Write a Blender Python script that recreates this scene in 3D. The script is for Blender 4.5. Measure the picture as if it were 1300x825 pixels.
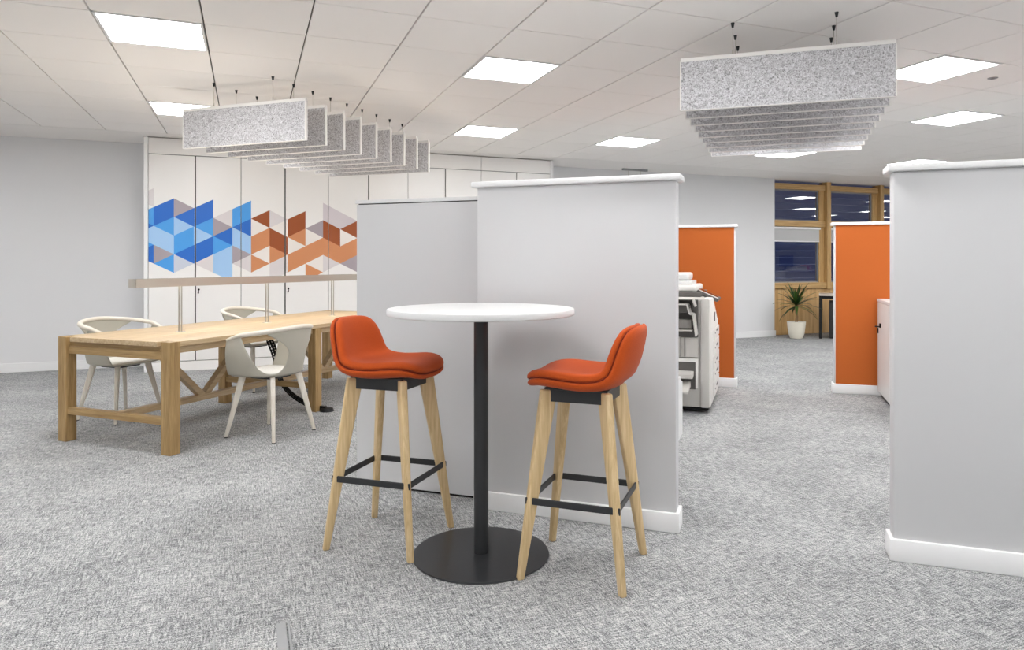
import bpy, bmesh, math, random
from mathutils import Vector, Matrix
random.seed(7)
for o in list(bpy.data.objects): bpy.data.objects.remove(o)
scene = bpy.context.scene
COL = scene.collection

# ------------------------------------------------------------------ camera
CAM_H = 1.245; F_PX = 888.0; PX, PY = 664.0, 335.0
cam = bpy.data.cameras.new('camera'); camo = bpy.data.objects.new('camera', cam); COL.objects.link(camo)
camo.location = (0, 0, CAM_H); camo.rotation_euler = (math.pi/2, 0, 0)
cam.sensor_width = 36; cam.sensor_fit = 'HORIZONTAL'; cam.lens = 36*F_PX/1300
cam.shift_x = (650-PX)/1300; cam.shift_y = (PY-412.5)/1300
cam.clip_start = .05; cam.clip_end = 200
scene.camera = camo
# ------------------------------------------------------------------ world: night sky outside the windows
w = bpy.data.worlds.new('night_sky'); scene.world = w; w.use_nodes = True
bg = w.node_tree.nodes['Background']; bg.inputs[0].default_value = (.060, .080, .170, 1); bg.inputs[1].default_value = .9
# ------------------------------------------------------------------ exposure and lamp power
vs = scene.view_settings
vs.view_transform = 'Standard'; vs.look = 'None'; vs.gamma = 1; vs.use_curve_mapping = False
vs.exposure = 0.27
scene.cycles.max_bounces = 14; scene.cycles.diffuse_bounces = 10
PANEL_POWER = 22.0        # radiance of the ceiling light panels
STRIP_POWER = 12.0        # radiance of the desk lamp strip
UP_POWER = 30.0          # radiance of the upward strip added to the lamp, inferred from the warm ceiling

TH = .3737               # ceiling grid and rear wall
CEIL = CAM_H + 1.4656
PH = math.radians(-19.27)  # partitions
def rot(a, x, y): return (x*math.cos(a)-y*math.sin(a), x*math.sin(a)+y*math.cos(a))
def G(s, t): return rot(TH, s, t)
def PF(e, n): return rot(PH, e, n)

# ------------------------------------------------------------------ helpers
def lin(c):
    return tuple(((v/255)/12.92 if v/255 <= .04045 else ((v/255+.055)/1.055)**2.4) for v in c)
class MB:
    def __init__(self): self.bm = bmesh.new()
    def box(self, x0, x1, y0, y1, z0, z1, bev=0, seg=2, m=None):
        M = Matrix.Translation(((x0+x1)/2, (y0+y1)/2, (z0+z1)/2)) @ Matrix.Diagonal((x1-x0, y1-y0, z1-z0, 1))
        if m is not None: M = m @ M
        r = bmesh.ops.create_cube(self.bm, size=1, matrix=M)
        if bev:
            es = list({e for v in r['verts'] for e in v.link_edges})
            bmesh.ops.bevel(self.bm, geom=es, offset=bev, segments=seg, affect='EDGES', profile=.5, clamp_overlap=True)
        return self
    def poly(self, pts, mi=0):
        f = self.bm.faces.new([self.bm.verts.new(p) for p in pts]); f.material_index = mi; return self
    def prism(self, pts, axis, a, b, bev=0):
        """extrude closed 2D outline between a and b along axis; outline coords are the other two axes in order"""
        def p3(p, v):
            if axis == 'x': return (v, p[0], p[1])
            if axis == 'y': return (p[0], v, p[1])
            return (p[0], p[1], v)
        v0 = [self.bm.verts.new(p3(p, a)) for p in pts]; v1 = [self.bm.verts.new(p3(p, b)) for p in pts]
        n = len(pts); fs = [self.bm.faces.new(v0), self.bm.faces.new(v1)]
        for i in range(n): fs.append(self.bm.faces.new((v0[i], v0[(i+1) % n], v1[(i+1) % n], v1[i])))
        bmesh.ops.recalc_face_normals(self.bm, faces=fs)
        if bev:
            es = list({e for f in fs for e in f.edges})
            bmesh.ops.bevel(self.bm, geom=es, offset=bev, segments=2, affect='EDGES', profile=.5, clamp_overlap=True)
        return self
    def lathe(self, prof, n=48, c=(0, 0)):
        rings = []
        for r, z in prof:
            if r < 1e-6: rings.append([self.bm.verts.new((c[0], c[1], z))])
            else: rings.append([self.bm.verts.new((c[0]+r*math.cos(2*math.pi*i/n), c[1]+r*math.sin(2*math.pi*i/n), z)) for i in range(n)])
        fs = []
        for A, B in zip(rings, rings[1:]):
            for i in range(n):
                j = (i+1) % n
                if len(A) == 1 and len(B) == 1: continue
                if len(A) == 1: fs.append(self.bm.faces.new((A[0], B[j], B[i])))
                elif len(B) == 1: fs.append(self.bm.faces.new((A[i], A[j], B[0])))
                else: fs.append(self.bm.faces.new((A[i], A[j], B[j], B[i])))
        bmesh.ops.recalc_face_normals(self.bm, faces=fs)
        return self
    def tube(self, pts, rad, n=10, flat=1.0, up=None):
        """sweep an ellipse along pts; rad a number or list; flat scales the second axis"""
        pts = [Vector(p) for p in pts]; rings = []
        if not isinstance(rad, (list, tuple)): rad = [rad]*len(pts)
        prev = None
        for i, p in enumerate(pts):
            t = (pts[min(i+1, len(pts)-1)]-pts[max(i-1, 0)]).normalized()
            u = Vector(up) if up else (prev if prev else (Vector((0, 0, 1)) if abs(t.z) < .9 else Vector((1, 0, 0))))
            a = (u - t*u.dot(t)).normalized(); b = t.cross(a); prev = a
            rings.append([self.bm.verts.new(p + a*rad[i]*math.cos(2*math.pi*k/n) + b*rad[i]*flat*math.sin(2*math.pi*k/n)) for k in range(n)])
        fs = []
        for A, B in zip(rings, rings[1:]):
            for k in range(n): fs.append(self.bm.faces.new((A[k], A[(k+1) % n], B[(k+1) % n], B[k])))
        fs.append(self.bm.faces.new(rings[0])); fs.append(self.bm.faces.new(rings[-1]))
        bmesh.ops.recalc_face_normals(self.bm, faces=fs)
        return self
    def beam(self, p0, p1, wdir, w0, t0, w1, t1, bev=0, level=False):
        """tapered plank from p0 to p1; w along wdir, t across; level keeps end cuts horizontal"""
        p0 = Vector(p0); p1 = Vector(p1); d = (p1-p0).normalized()
        wd = Vector(wdir)
        if level: wd = Vector((wd.x, wd.y, 0)).normalized(); td = Vector((-wd.y, wd.x, 0))
        else: wd = (wd - d*wd.dot(d)).normalized(); td = d.cross(wd)
        q = []
        for p, W, T in ((p0, w0, t0), (p1, w1, t1)):
            q.append([self.bm.verts.new(p+wd*a*W/2+td*b*T/2) for a, b in ((-1, -1), (1, -1), (1, 1), (-1, 1))])
        fs = [self.bm.faces.new(q[0]), self.bm.faces.new(q[1])]
        for k in range(4): fs.append(self.bm.faces.new((q[0][k], q[0][(k+1) % 4], q[1][(k+1) % 4], q[1][k])))
        bmesh.ops.recalc_face_normals(self.bm, faces=fs)
        if bev:
            es = list({e for f in fs for e in f.edges})
            bmesh.ops.bevel(self.bm, geom=es, offset=bev, segments=2, affect='EDGES', profile=.5, clamp_overlap=True)
        return self
    def build(self, name, mat, parent=None, loc=(0, 0, 0), rz=0, smooth=False, angle=40):
        me = bpy.data.meshes.new(name); self.bm.to_mesh(me); self.bm.free()
        for m in (mat if isinstance(mat, (list, tuple)) else [mat]): me.materials.append(m)
        o = bpy.data.objects.new(name, me); COL.objects.link(o)
        o.location = loc; o.rotation_euler = (0, 0, rz); o.parent = parent
        if smooth:
            for p in me.polygons: p.use_smooth = True
            try: me.set_sharp_from_angle(angle=math.radians(angle))
            except Exception: pass
        return o
def tag(o, label=None, cat=None, group=None, kind=None):
    if label: o['label'] = label
    if cat: o['category'] = cat
    if group: o['group'] = group
    if kind: o['kind'] = kind
    return o
def thing(name, label, cat, loc=(0, 0, 0), rz=0, group=None):
    o = bpy.data.objects.new(name, None); COL.objects.link(o); o.empty_display_size = .1
    o.location = loc; o.rotation_euler = (0, 0, rz)
    return tag(o, label, cat, group)
def copy_tree(o, parent=None):
    c = o.copy(); COL.objects.link(c); c.parent = parent
    for ch in list(o.children): copy_tree(ch, c)
    return c

# ------------------------------------------------------------------ materials
MATS = {}
def nodes(name):
    m = bpy.data.materials.new(name); m.use_nodes = True
    nt = m.node_tree; b = nt.nodes['Principled BSDF']; MATS[name] = m
    return m, nt, b
def plain(name, rgb, rough=.5, metal=0, spec=.5, bump=0, bscale=200):
    m, nt, b = nodes(name)
    b.inputs['Base Color'].default_value = (*lin(rgb), 1); b.inputs['Roughness'].default_value = rough
    b.inputs['Metallic'].default_value = metal; b.inputs['Specular IOR Level'].default_value = spec
    tc = nt.nodes.new('ShaderNodeTexCoord'); n = nt.nodes.new('ShaderNodeTexNoise'); n.inputs['Scale'].default_value = bscale
    nt.links.new(tc.outputs['Object'], n.inputs['Vector'])
    if bump:
        bp = nt.nodes.new('ShaderNodeBump'); bp.inputs['Strength'].default_value = bump; bp.inputs['Distance'].default_value = .002
        nt.links.new(n.outputs['Fac'], bp.inputs['Height']); nt.links.new(bp.outputs[0], b.inputs['Normal'])
    else:
        r = nt.nodes.new('ShaderNodeMapRange'); r.inputs[3].default_value = max(.02, rough-.04); r.inputs[4].default_value = rough+.04
        nt.links.new(n.outputs['Fac'], r.inputs[0]); nt.links.new(r.outputs[0], b.inputs['Roughness'])
    return m
def ramp(nt, stops):
    r = nt.nodes.new('ShaderNodeValToRGB'); e = r.color_ramp.elements
    while len(e) < len(stops): e.new(.5)
    for k, (p, c) in enumerate(stops): e[k].position = p; e[k].color = (*lin(c), 1)
    return r
def wood(name, c0, c1, c2, axis='y', rough=.45, sc=1.0):
    m, nt, b = nodes(name)
    tc = nt.nodes.new('ShaderNodeTexCoord'); mp = nt.nodes.new('ShaderNodeMapping')
    k = {'x': (1.2, 22, 22), 'y': (22, 1.2, 22), 'z': (22, 22, 1.2)}[axis]
    mp.inputs['Scale'].default_value = [v*sc for v in k]
    oi = nt.nodes.new('ShaderNodeObjectInfo'); vm = nt.nodes.new('ShaderNodeVectorMath'); vm.operation = 'ADD'
    ms = nt.nodes.new('ShaderNodeMath'); ms.operation = 'MULTIPLY'; ms.inputs[1].default_value = 13
    n1 = nt.nodes.new('ShaderNodeTexNoise'); n1.inputs['Scale'].default_value = 2.2; n1.inputs['Detail'].default_value = 6; n1.inputs['Distortion'].default_value = .6
    n2 = nt.nodes.new('ShaderNodeTexNoise'); n2.inputs['Scale'].default_value = 9; n2.inputs['Detail'].default_value = 3
    L = nt.links.new
    L(oi.outputs['Random'], ms.inputs[0]); L(tc.outputs['Object'], mp.inputs[0]); L(mp.outputs[0], vm.inputs[0]); L(ms.outputs[0], vm.inputs[1])
    L(vm.outputs[0], n1.inputs['Vector']); L(vm.outputs[0], n2.inputs['Vector'])
    mx = nt.nodes.new('ShaderNodeMath'); mx.operation = 'MULTIPLY_ADD'; mx.inputs[1].default_value = .35
    L(n2.outputs['Fac'], mx.inputs[0]); mm = nt.nodes.new('ShaderNodeMath'); mm.operation = 'MULTIPLY'; mm.inputs[1].default_value = .65
    L(n1.outputs['Fac'], mm.inputs[0]); L(mm.outputs[0], mx.inputs[2])
    r = ramp(nt, [(.33, c0), (.5, c1), (.66, c2)]); L(mx.outputs[0], r.inputs[0]); L(r.outputs[0], b.inputs['Base Color'])
    b.inputs['Roughness'].default_value = rough
    bp = nt.nodes.new('ShaderNodeBump'); bp.inputs['Strength'].default_value = .12; bp.inputs['Distance'].default_value = .002
    L(mx.outputs[0], bp.inputs['Height']); L(bp.outputs[0], b.inputs['Normal'])
    return m
def fabric(name, c0, c1, scale=450, rough=.9, bump=.3):
    m, nt, b = nodes(name)
    tc = nt.nodes.new('ShaderNodeTexCoord'); n = nt.nodes.new('ShaderNodeTexNoise'); n.inputs['Scale'].default_value = scale; n.inputs['Detail'].default_value = 2
    L = nt.links.new; L(tc.outputs['Object'], n.inputs['Vector'])
    r = ramp(nt, [(.35, c0), (.65, c1)]); L(n.outputs['Fac'], r.inputs[0]); L(r.outputs[0], b.inputs['Base Color'])
    b.inputs['Roughness'].default_value = rough; b.inputs['Specular IOR Level'].default_value = .2
    b.inputs['Sheen Weight'].default_value = .08
    bp = nt.nodes.new('ShaderNodeBump'); bp.inputs['Strength'].default_value = bump; bp.inputs['Distance'].default_value = .001
    L(n.outputs['Fac'], bp.inputs['Height']); L(bp.outputs[0], b.inputs['Normal'])
    return m
def emit(name, rgb, power):
    m, nt, b = nodes(name)
    b.inputs['Base Color'].default_value = (.8, .8, .8, 1)
    b.inputs['Emission Color'].default_value = (*rgb, 1); b.inputs['Emission Strength'].default_value = power
    return m

wall_paint = plain('wall_paint', (225, 225, 226), .75, bump=.04, bscale=300)
white_paint = plain('white_paint', (236, 236, 236), .45)
part_paint = plain('partition_paint', (204, 204, 205), .6, bump=.03, bscale=350)
lam_white = plain('white_laminate', (217, 217, 216), .35)
door_white = plain('cupboard_laminate', (240, 238, 235), .38)
tile_mat = plain('ceiling_tile', (246, 243, 240), .9, spec=.2, bump=.08, bscale=500)
plaster = plain('plaster', (240, 237, 234), .85, spec=.2)
grid_grey = plain('ceiling_void', (118, 115, 112), .8)
black_metal = plain('black_powder_coat', (38, 39, 41), .42, bump=.05, bscale=600)
black_plastic = plain('black_plastic', (20, 20, 21), .5, spec=.3)
steel = plain('brushed_steel', (190, 184, 174), .33, metal=1)
bar_metal = plain('champagne_metal', (205, 198, 186), .42, metal=1)
grey_plastic = plain('grey_plastic', (150, 151, 152), .45)
oak = wood('oak_lengthwise', (170, 144, 108), (188, 164, 128), (202, 180, 148), 'y')
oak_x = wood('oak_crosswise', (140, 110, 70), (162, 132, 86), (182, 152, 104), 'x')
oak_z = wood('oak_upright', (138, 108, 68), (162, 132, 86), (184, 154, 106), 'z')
ash = wood('ash_stool_leg', (186, 158, 112), (206, 179, 134), (222, 198, 156), 'z', rough=.5)
ash_white = wood('whitened_ash', (214, 205, 190), (226, 219, 206), (236, 230, 220), 'z', rough=.5)
frame_wood = wood('window_frame_oak', (172, 136, 84), (192, 156, 102), (208, 174, 122), 'x', sc=.6)
frame_wood_z = wood('window_frame_oak_upright', (172, 136, 84), (192, 156, 102), (208, 174, 122), 'z', sc=.6)
panel_wood = wood('oak_panelling', (182, 142, 88), (200, 162, 108), (216, 180, 128), 'z', sc=.4)
stool_fab = fabric('orange_upholstery', (174, 68, 20), (194, 83, 29), 500)
screen_fab = fabric('orange_screen_fabric', (180, 92, 40), (192, 103, 47), 700, bump=.15)
shell_mat = plain('greige_shell', (182, 178, 165), .42)
rim_mat = plain('cream_rim', (222, 214, 200), .45)
pad_mat = fabric('off_white_pad', (226, 223, 216), (238, 236, 230), 400)

def felt(name):
    m, nt, b = nodes(name); L = nt.links.new
    tc = nt.nodes.new('ShaderNodeTexCoord')
    n = nt.nodes.new('ShaderNodeTexNoise'); n.inputs['Scale'].default_value = 75; n.inputs['Detail'].default_value = 5; n.inputs['Roughness'].default_value = .8; n.inputs['Distortion'].default_value = 1.5
    L(tc.outputs['Object'], n.inputs['Vector'])
    r = ramp(nt, [(.38, (120, 118, 118)), (.5, (194, 193, 195)), (.60, (222, 221, 223))]); L(n.outputs['Fac'], r.inputs[0]); L(r.outputs[0], b.inputs['Base Color'])
    b.inputs['Roughness'].default_value = .95; b.inputs['Specular IOR Level'].default_value = .1
    bp = nt.nodes.new('ShaderNodeBump'); bp.inputs['Strength'].default_value = .3; bp.inputs['Distance'].default_value = .002
    L(n.outputs['Fac'], bp.inputs['Height']); L(bp.outputs[0], b.inputs['Normal'])
    return m
felt_mat = felt('grey_felt')
felt_edge = plain('pale_felt_edge', (232, 230, 226), .8)

def carpet():
    m, nt, b = nodes('grey_carpet'); L = nt.links.new; N = nt.nodes.new
    tc = N('ShaderNodeTexCoord')
    def noise(scale, detail=2, rough=.6):
        mp = N('ShaderNodeMapping'); mp.inputs['Scale'].default_value = scale
        n = N('ShaderNodeTexNoise'); n.inputs['Scale'].default_value = 1; n.inputs['Detail'].default_value = detail; n.inputs['Roughness'].default_value = rough
        L(tc.outputs['Object'], mp.inputs[0]); L(mp.outputs[0], n.inputs['Vector']); return n.outputs['Fac']
    def math_(op, a, b_):
        k = N('ShaderNodeMath'); k.operation = op
        for i, v in enumerate((a, b_)):
            if isinstance(v, (int, float)): k.inputs[i].default_value = v
            else: L(v, k.inputs[i])
        return k.outputs[0]
    dash_a = noise((17, 130, 1), 2); dash_b = noise((130, 17, 1), 2)
    speck = noise((210, 210, 1), 1, .5); patch = noise((16, 16, 1), 2); broad = noise((2.2, 2.2, 1), 3)
    ck = N('ShaderNodeMapRange'); ck.inputs[1].default_value = .35; ck.inputs[2].default_value = .65; ck.inputs[3].default_value = .25; ck.inputs[4].default_value = .75; L(patch, ck.inputs[0])
    mx = N('ShaderNodeMix'); mx.data_type = 'FLOAT'; L(ck.outputs[0], mx.inputs[0]); L(dash_a, mx.inputs[2]); L(dash_b, mx.inputs[3])
    v = math_('ADD', math_('MULTIPLY', mx.outputs[0], .55), math_('MULTIPLY', speck, .45))
    v = math_('ADD', v, math_('MULTIPLY', math_('SUBTRACT', broad, .5), .10))
    r = ramp(nt, [(.36, (74, 75, 77)), (.455, (126, 127, 128)), (.52, (164, 165, 165)), (.61, (208, 208, 206))]); L(v, r.inputs[0]); L(r.outputs[0], b.inputs['Base Color'])
    b.inputs['Roughness'].default_value = .95; b.inputs['Specular IOR Level'].default_value = .15
    bp = N('ShaderNodeBump'); bp.inputs['Strength'].default_value = .6; bp.inputs['Distance'].default_value = .004
    L(v, bp.inputs['Height']); L(bp.outputs[0], b.inputs['Normal'])
    return m
carpet_mat = carpet()
panel_emit = emit('light_diffuser', (.985, .99, 1), PANEL_POWER)
strip_emit = emit('lamp_strip', (1, .93, .80), STRIP_POWER)
up_emit = emit('added_up_strip', (1, .95, .88), UP_POWER)

def glass():
    m = bpy.data.materials.new('window_glass'); m.use_nodes = True; nt = m.node_tree; nt.nodes.clear(); L = nt.links.new
    out = nt.nodes.new('ShaderNodeOutputMaterial'); mix = nt.nodes.new('ShaderNodeMixShader')
    t = nt.nodes.new('ShaderNodeBsdfTransparent'); t.inputs[0].default_value = (.85, .88, .94, 1)
    g = nt.nodes.new('ShaderNodeBsdfGlossy'); g.inputs['Roughness'].default_value = .015
    f = nt.nodes.new('ShaderNodeFresnel'); f.inputs[0].default_value = 2.1
    ge = nt.nodes.new('ShaderNodeNewGeometry'); iv = nt.nodes.new('ShaderNodeMath'); iv.operation = 'SUBTRACT'; iv.inputs[0].default_value = 1
    mu = nt.nodes.new('ShaderNodeMath'); mu.operation = 'MULTIPLY'
    L(ge.outputs['Backfacing'], iv.inputs[1]); L(iv.outputs[0], mu.inputs[0]); L(f.outputs[0], mu.inputs[1])
    L(mu.outputs[0], mix.inputs[0]); L(t.outputs[0], mix.inputs[1]); L(g.outputs[0], mix.inputs[2]); L(mix.outputs[0], out.inputs[0])
    return m
glass_mat = glass()

# ------------------------------------------------------------------ the setting
S0, S1, T0 = -5.0, 20.0, -5.0
T_WALL, T_WIN, T_GRID = 9.62, 9.75, 8.79
WIN0 = 8.42
def struct(o, label, cat): return tag(o, label, cat, kind='structure')

struct(MB().box(S0-.2, S1+.2, T0-.2, T_WIN+.3, -.1, 0).build('floor', carpet_mat, rz=TH), 'light grey woven carpet floor with fine cross-hatched flecks', 'floor')
struct(MB().box(S0, WIN0, T_WALL, T_WALL+.28, 0, CEIL).build('wall_back', wall_paint, rz=TH), 'plain pale grey painted wall behind the cupboards', 'wall')
struct(MB().box(S0-.2, S0, T0, T_WALL+.3, 0, CEIL).build('wall_left', wall_paint, rz=TH), 'plain pale grey painted wall at the long table end', 'wall')
struct(MB().box(S1, S1+.2, T0, T_WALL+.3, 0, CEIL).build('wall_right', wall_paint, rz=TH), 'plain pale grey painted wall past the windows', 'wall')
struct(MB().box(S0, S1, T0-.2, T0, 0, CEIL).build('wall_front', wall_paint, rz=TH), 'plain pale grey painted wall facing the cupboards', 'wall')
struct(MB().box(13.545, S1, T_WIN+.02, T_WIN+.28, 0, CEIL).build('wall_far', wall_paint, rz=TH), 'plain pale grey painted wall past the last window bay', 'wall')
bb = MB()
bb.box(S0, -1.12, T_WALL-.018, T_WALL, 0, .105, .004); bb.box(4.0, WIN0+.012, T_WALL-.018, T_WALL, 0, .105, .004)
bb.box(WIN0, WIN0+.014, T_WALL-.018, T_WALL+.1, 0, .105, .003)
struct(bb.build('baseboard_back', white_paint, rz=TH), 'white skirting board along the pale grey rear wall', 'baseboard')

# ceiling: void board, plaster margin, separate tiles
ceiling = struct(MB().box(S0-.2, S1+.2, T0-.2, T_WIN+.3, CEIL+.03, CEIL+.12).build('ceiling', grid_grey, rz=TH), 'suspended ceiling of square off-white tiles', 'ceiling')
MB().box(S0, S1, T_GRID+.006, T_WIN+.2, CEIL, CEIL+.03).build('plaster_margin', plaster, ceiling)
SO, TO = -.2562, -.1171
LIGHTS = [(-1, 8), (-1, 12), (3, 8), (4, 12), (7, 12), (11, 12), (8, 6), (11, 8), (15, 12), (7, 8)]
ADDED_LIGHTS = [(i, j) for i in (-5, -1, 3, 7, 11, 15, 19) for j in (4, 0, -4) if (i, j) != (11, 4) and (i, j) != (7, 4)] + [(7, 3), (-5, 8), (-5, 12), (12, 4), (15, 8), (19, 8), (19, 12), (23, 12), (23, 8), (27, 8), (27, 5), (31, 5), (27, 12), (23, 4), (23, 0)]  # unseen panels added to brighten the room; some inferred from window reflections
def to_px(s, t, z):
    X, Y = G(s, t)
    if Y < .2: return None
    return (PX+F_PX*X/Y, PY-F_PX*(z-CAM_H)/Y)
def in_view(s, t, z, m=0):
    p = to_px(s, t, z); return p is not None and -m <= p[0] <= 1300+m and -m <= p[1] <= 825+m
def tile_mb(mb, s0, s1, t0, t1, z0=0):
    c = .003; b = []
    for (a, z) in ((0, z0+.016), (0, z0+.002), (c, z0)):
        b.append([mb.bm.verts.new(p) for p in ((s0+a, t0+a, z), (s1-a, t0+a, z), (s1-a, t1-a, z), (s0+a, t1-a, z))])
    for A, B in ((0, 1), (1, 2)):
        for k in range(4): mb.bm.faces.new((b[A][k], b[A][(k+1) % 4], b[B][(k+1) % 4], b[B][k]))
    mb.bm.faces.new(b[2])
GS, GT = .0095, .0075
def shared_tile(depth):
    mb = MB(); tile_mb(mb, GS/2, .6-GS/2, GT/2, depth-GT/2)
    bmesh.ops.recalc_face_normals(mb.bm, faces=mb.bm.faces[:])
    me = bpy.data.meshes.new('ceiling_tile'); mb.bm.to_mesh(me); mb.bm.free(); me.materials.append(tile_mat); return me
full_tile, cut_tile = shared_tile(.6), shared_tile(T_GRID-(TO+14*.6))
rest = MB(); ntile = 0
for j in range(-8, 15):
    for i in range(-8, 34):
        if (i, j) in LIGHTS or (i, j) in ADDED_LIGHTS: continue
        s, t = SO+.6*i, TO+.6*j; d = .6 if j < 14 else T_GRID-t
        vis = any(in_view(s+a*.6, t+b*d, CEIL, 10) for a in (0, .5, 1) for b in (0, .5, 1))
        if vis and ntile < 300:
            o = bpy.data.objects.new('ceiling_tile', full_tile if j < 14 else cut_tile); COL.objects.link(o)
            o.parent = ceiling; o.location = (s, t, CEIL); ntile += 1
        else: tile_mb(rest, s+GS/2, s+.6-GS/2, t+GT/2, t+d-GT/2, CEIL)
bmesh.ops.recalc_face_normals(rest.bm, faces=rest.bm.faces[:])
tag(rest.build('ceiling_tiles_beyond', tile_mat, ceiling), kind='stuff')

light_labels = {
 (-1, 8): 'square ceiling light panel above the near end of the oak table, clear of the baffles',
 (-1, 12): 'square ceiling light panel partly hidden by the frontmost grey baffle over the oak table',
 (3, 8): 'square ceiling light panel above the round white bar table',
 (4, 12): 'square ceiling light panel just in front of the white cupboards, past the small baffle ends',
 (7, 12): 'square ceiling light panel over the tall white partition, near the rear wall',
 (11, 12): 'square ceiling light panel showing just below the rearmost baffles over the aisle',
 (7, 8): 'square ceiling light panel hidden above the grey baffles over the aisle',
 (8, 6): 'square ceiling light panel next to the round ceiling sensor',
 (11, 8): 'square ceiling light panel beyond the ceiling sensor, second along from it',
 (15, 12): 'square ceiling light panel peeping over the cap of the partition by the low cabinet'}
def light_meshes():
    t = MB(); z = -.004
    for a in ((.006, .594, .006, .022), (.006, .594, .578, .594), (.006, .022, .022, .578), (.578, .594, .022, .578)): t.box(a[0], a[1], a[2], a[3], z, .03)
    d = MB(); d.box(.022, .578, .022, .578, .001, .012)
    return t, d
proto = thing('ceiling_light', 'x', 'ceiling light')
t, d = light_meshes(); t.build('frame', white_paint, proto); d.build('diffuser', panel_emit, proto)
for k, (i, j) in enumerate(LIGHTS+ADDED_LIGHTS):
    o = proto if k == 0 else copy_tree(proto)
    p = G(SO+.6*i, TO+.6*j); o.location = (p[0], p[1], CEIL); o.rotation_euler = (0, 0, TH)
    o['label'] = light_labels.get((i, j), 'unseen square ceiling light panel, added outside the view for room light'); o['group'] = 'square ceiling light panels'
p = G(SO+.6*9.53, TO+.6*6.5)
copier_mid_ = plain('sensor_grey', (120, 120, 120), .4)
cs = thing('ceiling_sensor', 'small round grey sensor set flush in a ceiling tile', 'sensor', (p[0], p[1], CEIL))
MB().lathe([(0, -.006), (.03, -.006), (.036, -.003), (.038, .002)], 32).build('ring', grey_plastic, cs, smooth=True)
MB().lathe([(0, -.010), (.012, -.009), (.017, -.006)], 24).build('lens', copier_mid_, cs, smooth=True)
p = G(5.55, 9.42)
hr = thing('suspension_rail', 'thin grey ceiling rail with two hanging wires behind the white partition', 'rail', (p[0], p[1], CEIL), TH)
MB().box(-.22, .22, -.02, .02, -.03, 0, .004).build('rail', grey_plastic, hr)
for x in (-.12, .10): MB().tube([(x, 0, -.02), (x, 0, -.85)], .003, 6).build('wire', steel, hr)
MB().box(-.2, .2, -.03, .03, -.90, -.85, .005).build('hanging_bar', grey_plastic, hr)

# window wall
blind_mat = fabric('blind_cloth', (188, 188, 188), (198, 198, 198), 600)
ww = struct(MB().box(WIN0, 13.54, T_WIN+.03, T_WIN+.16, 0, .82).build('wall_window', frame_wood, rz=TH), 'oak panelled wall below the windows', 'wall')
x = WIN0
while x < 13.49:
    x1 = min(x+.3, 13.54); MB().box(x+.002, x1-.002, T_WIN, T_WIN+.03, .005, .82, .002).build('panel_board', panel_wood, ww); x = x1
WB = [8.42, 9.70, 10.98, 12.26, 13.5]
for k in range(4):
    a, b_ = WB[k], WB[k+1]
    W = thing('window_%d' % (k+1), 'oak framed window with dark night glass, bay %s' % ['beside the end of the rear wall', 'above the black-legged desk', 'beyond the desk', 'at the far end'][k], 'window', rz=TH); W['kind'] = 'structure'
    y0, y1 = T_WIN-.02, T_WIN+.10
    MB().box(a, b_, y0, y1, 2.56, 2.66, .004).build('head_rail', frame_wood, W)
    MB().box(a, b_, y0, y1, 1.905, 2.01, .004).build('transom', frame_wood, W)
    MB().box(a, b_, y0-.03, y1, .82, .915, .004).build('sill', frame_wood, W)
    MB().box(b_-.045, b_+.045, y0-.05, y1+.02, .80, CEIL, .004).build('mullion', frame_wood_z, W)
    MB().box(b_-.155, b_-.045, y0+.03, y1, 2.01, 2.56, .003).build('jamb', frame_wood_z, W)
    MB().box(b_-.155, b_-.045, y0+.03, y1, .915, 1.905, .003).build('jamb', frame_wood_z, W)
    for (z0, z1) in ((2.01, 2.56), (.915, 1.905)):
        s = MB()
        for r_ in ((a, b_-.155, z0, z0+.02), (a, b_-.155, z1-.02, z1), (a, a+.015, z0, z1), (b_-.170, b_-.155, z0, z1)): s.box(r_[0], r_[1], T_WIN+.035, T_WIN+.07, r_[2], r_[3])
        s.build('sash', grey_plastic, W)
        MB().box(a, b_-.155, T_WIN+.05, T_WIN+.056, z0, z1).build('pane', glass_mat, W)
    MB().box(a, b_, T_WIN+.05, T_WIN+.056, 2.66, CEIL).build('pane', glass_mat, W)
    if k < 3:
        p = G(a, T_WIN)
        R = thing('roller_blind', 'white roller blind part way down, %s' % ['in the window above the potted plant', 'in the window above the black-legged desk', 'in the window beyond the desk'][k], 'blind', (p[0], p[1], 1.64), TH, 'roller blinds')
        MB().box(.01, b_-a-.16, -.035, .02, .215, .255, .01).build('cassette', white_paint, R)
        MB().box(.02, b_-a-.17, -.006, -.003, .01, .22).build('blind_fabric', blind_mat, R)
        MB().box(.02, b_-a-.17, -.010, .001, -.006, .012, .003).build('bottom_bar', white_paint, R)
ex = MB()
for k in range(30): ex.box(4, 20, 13.0, 13.05, -1+k*.16, -1+k*.16+.15, 0)
struct(ex.build('wall_exterior', plain('dark_cladding', (104, 116, 160), .6), rz=TH), 'dark horizontal cladding seen through the windows at night', 'wall')

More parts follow.
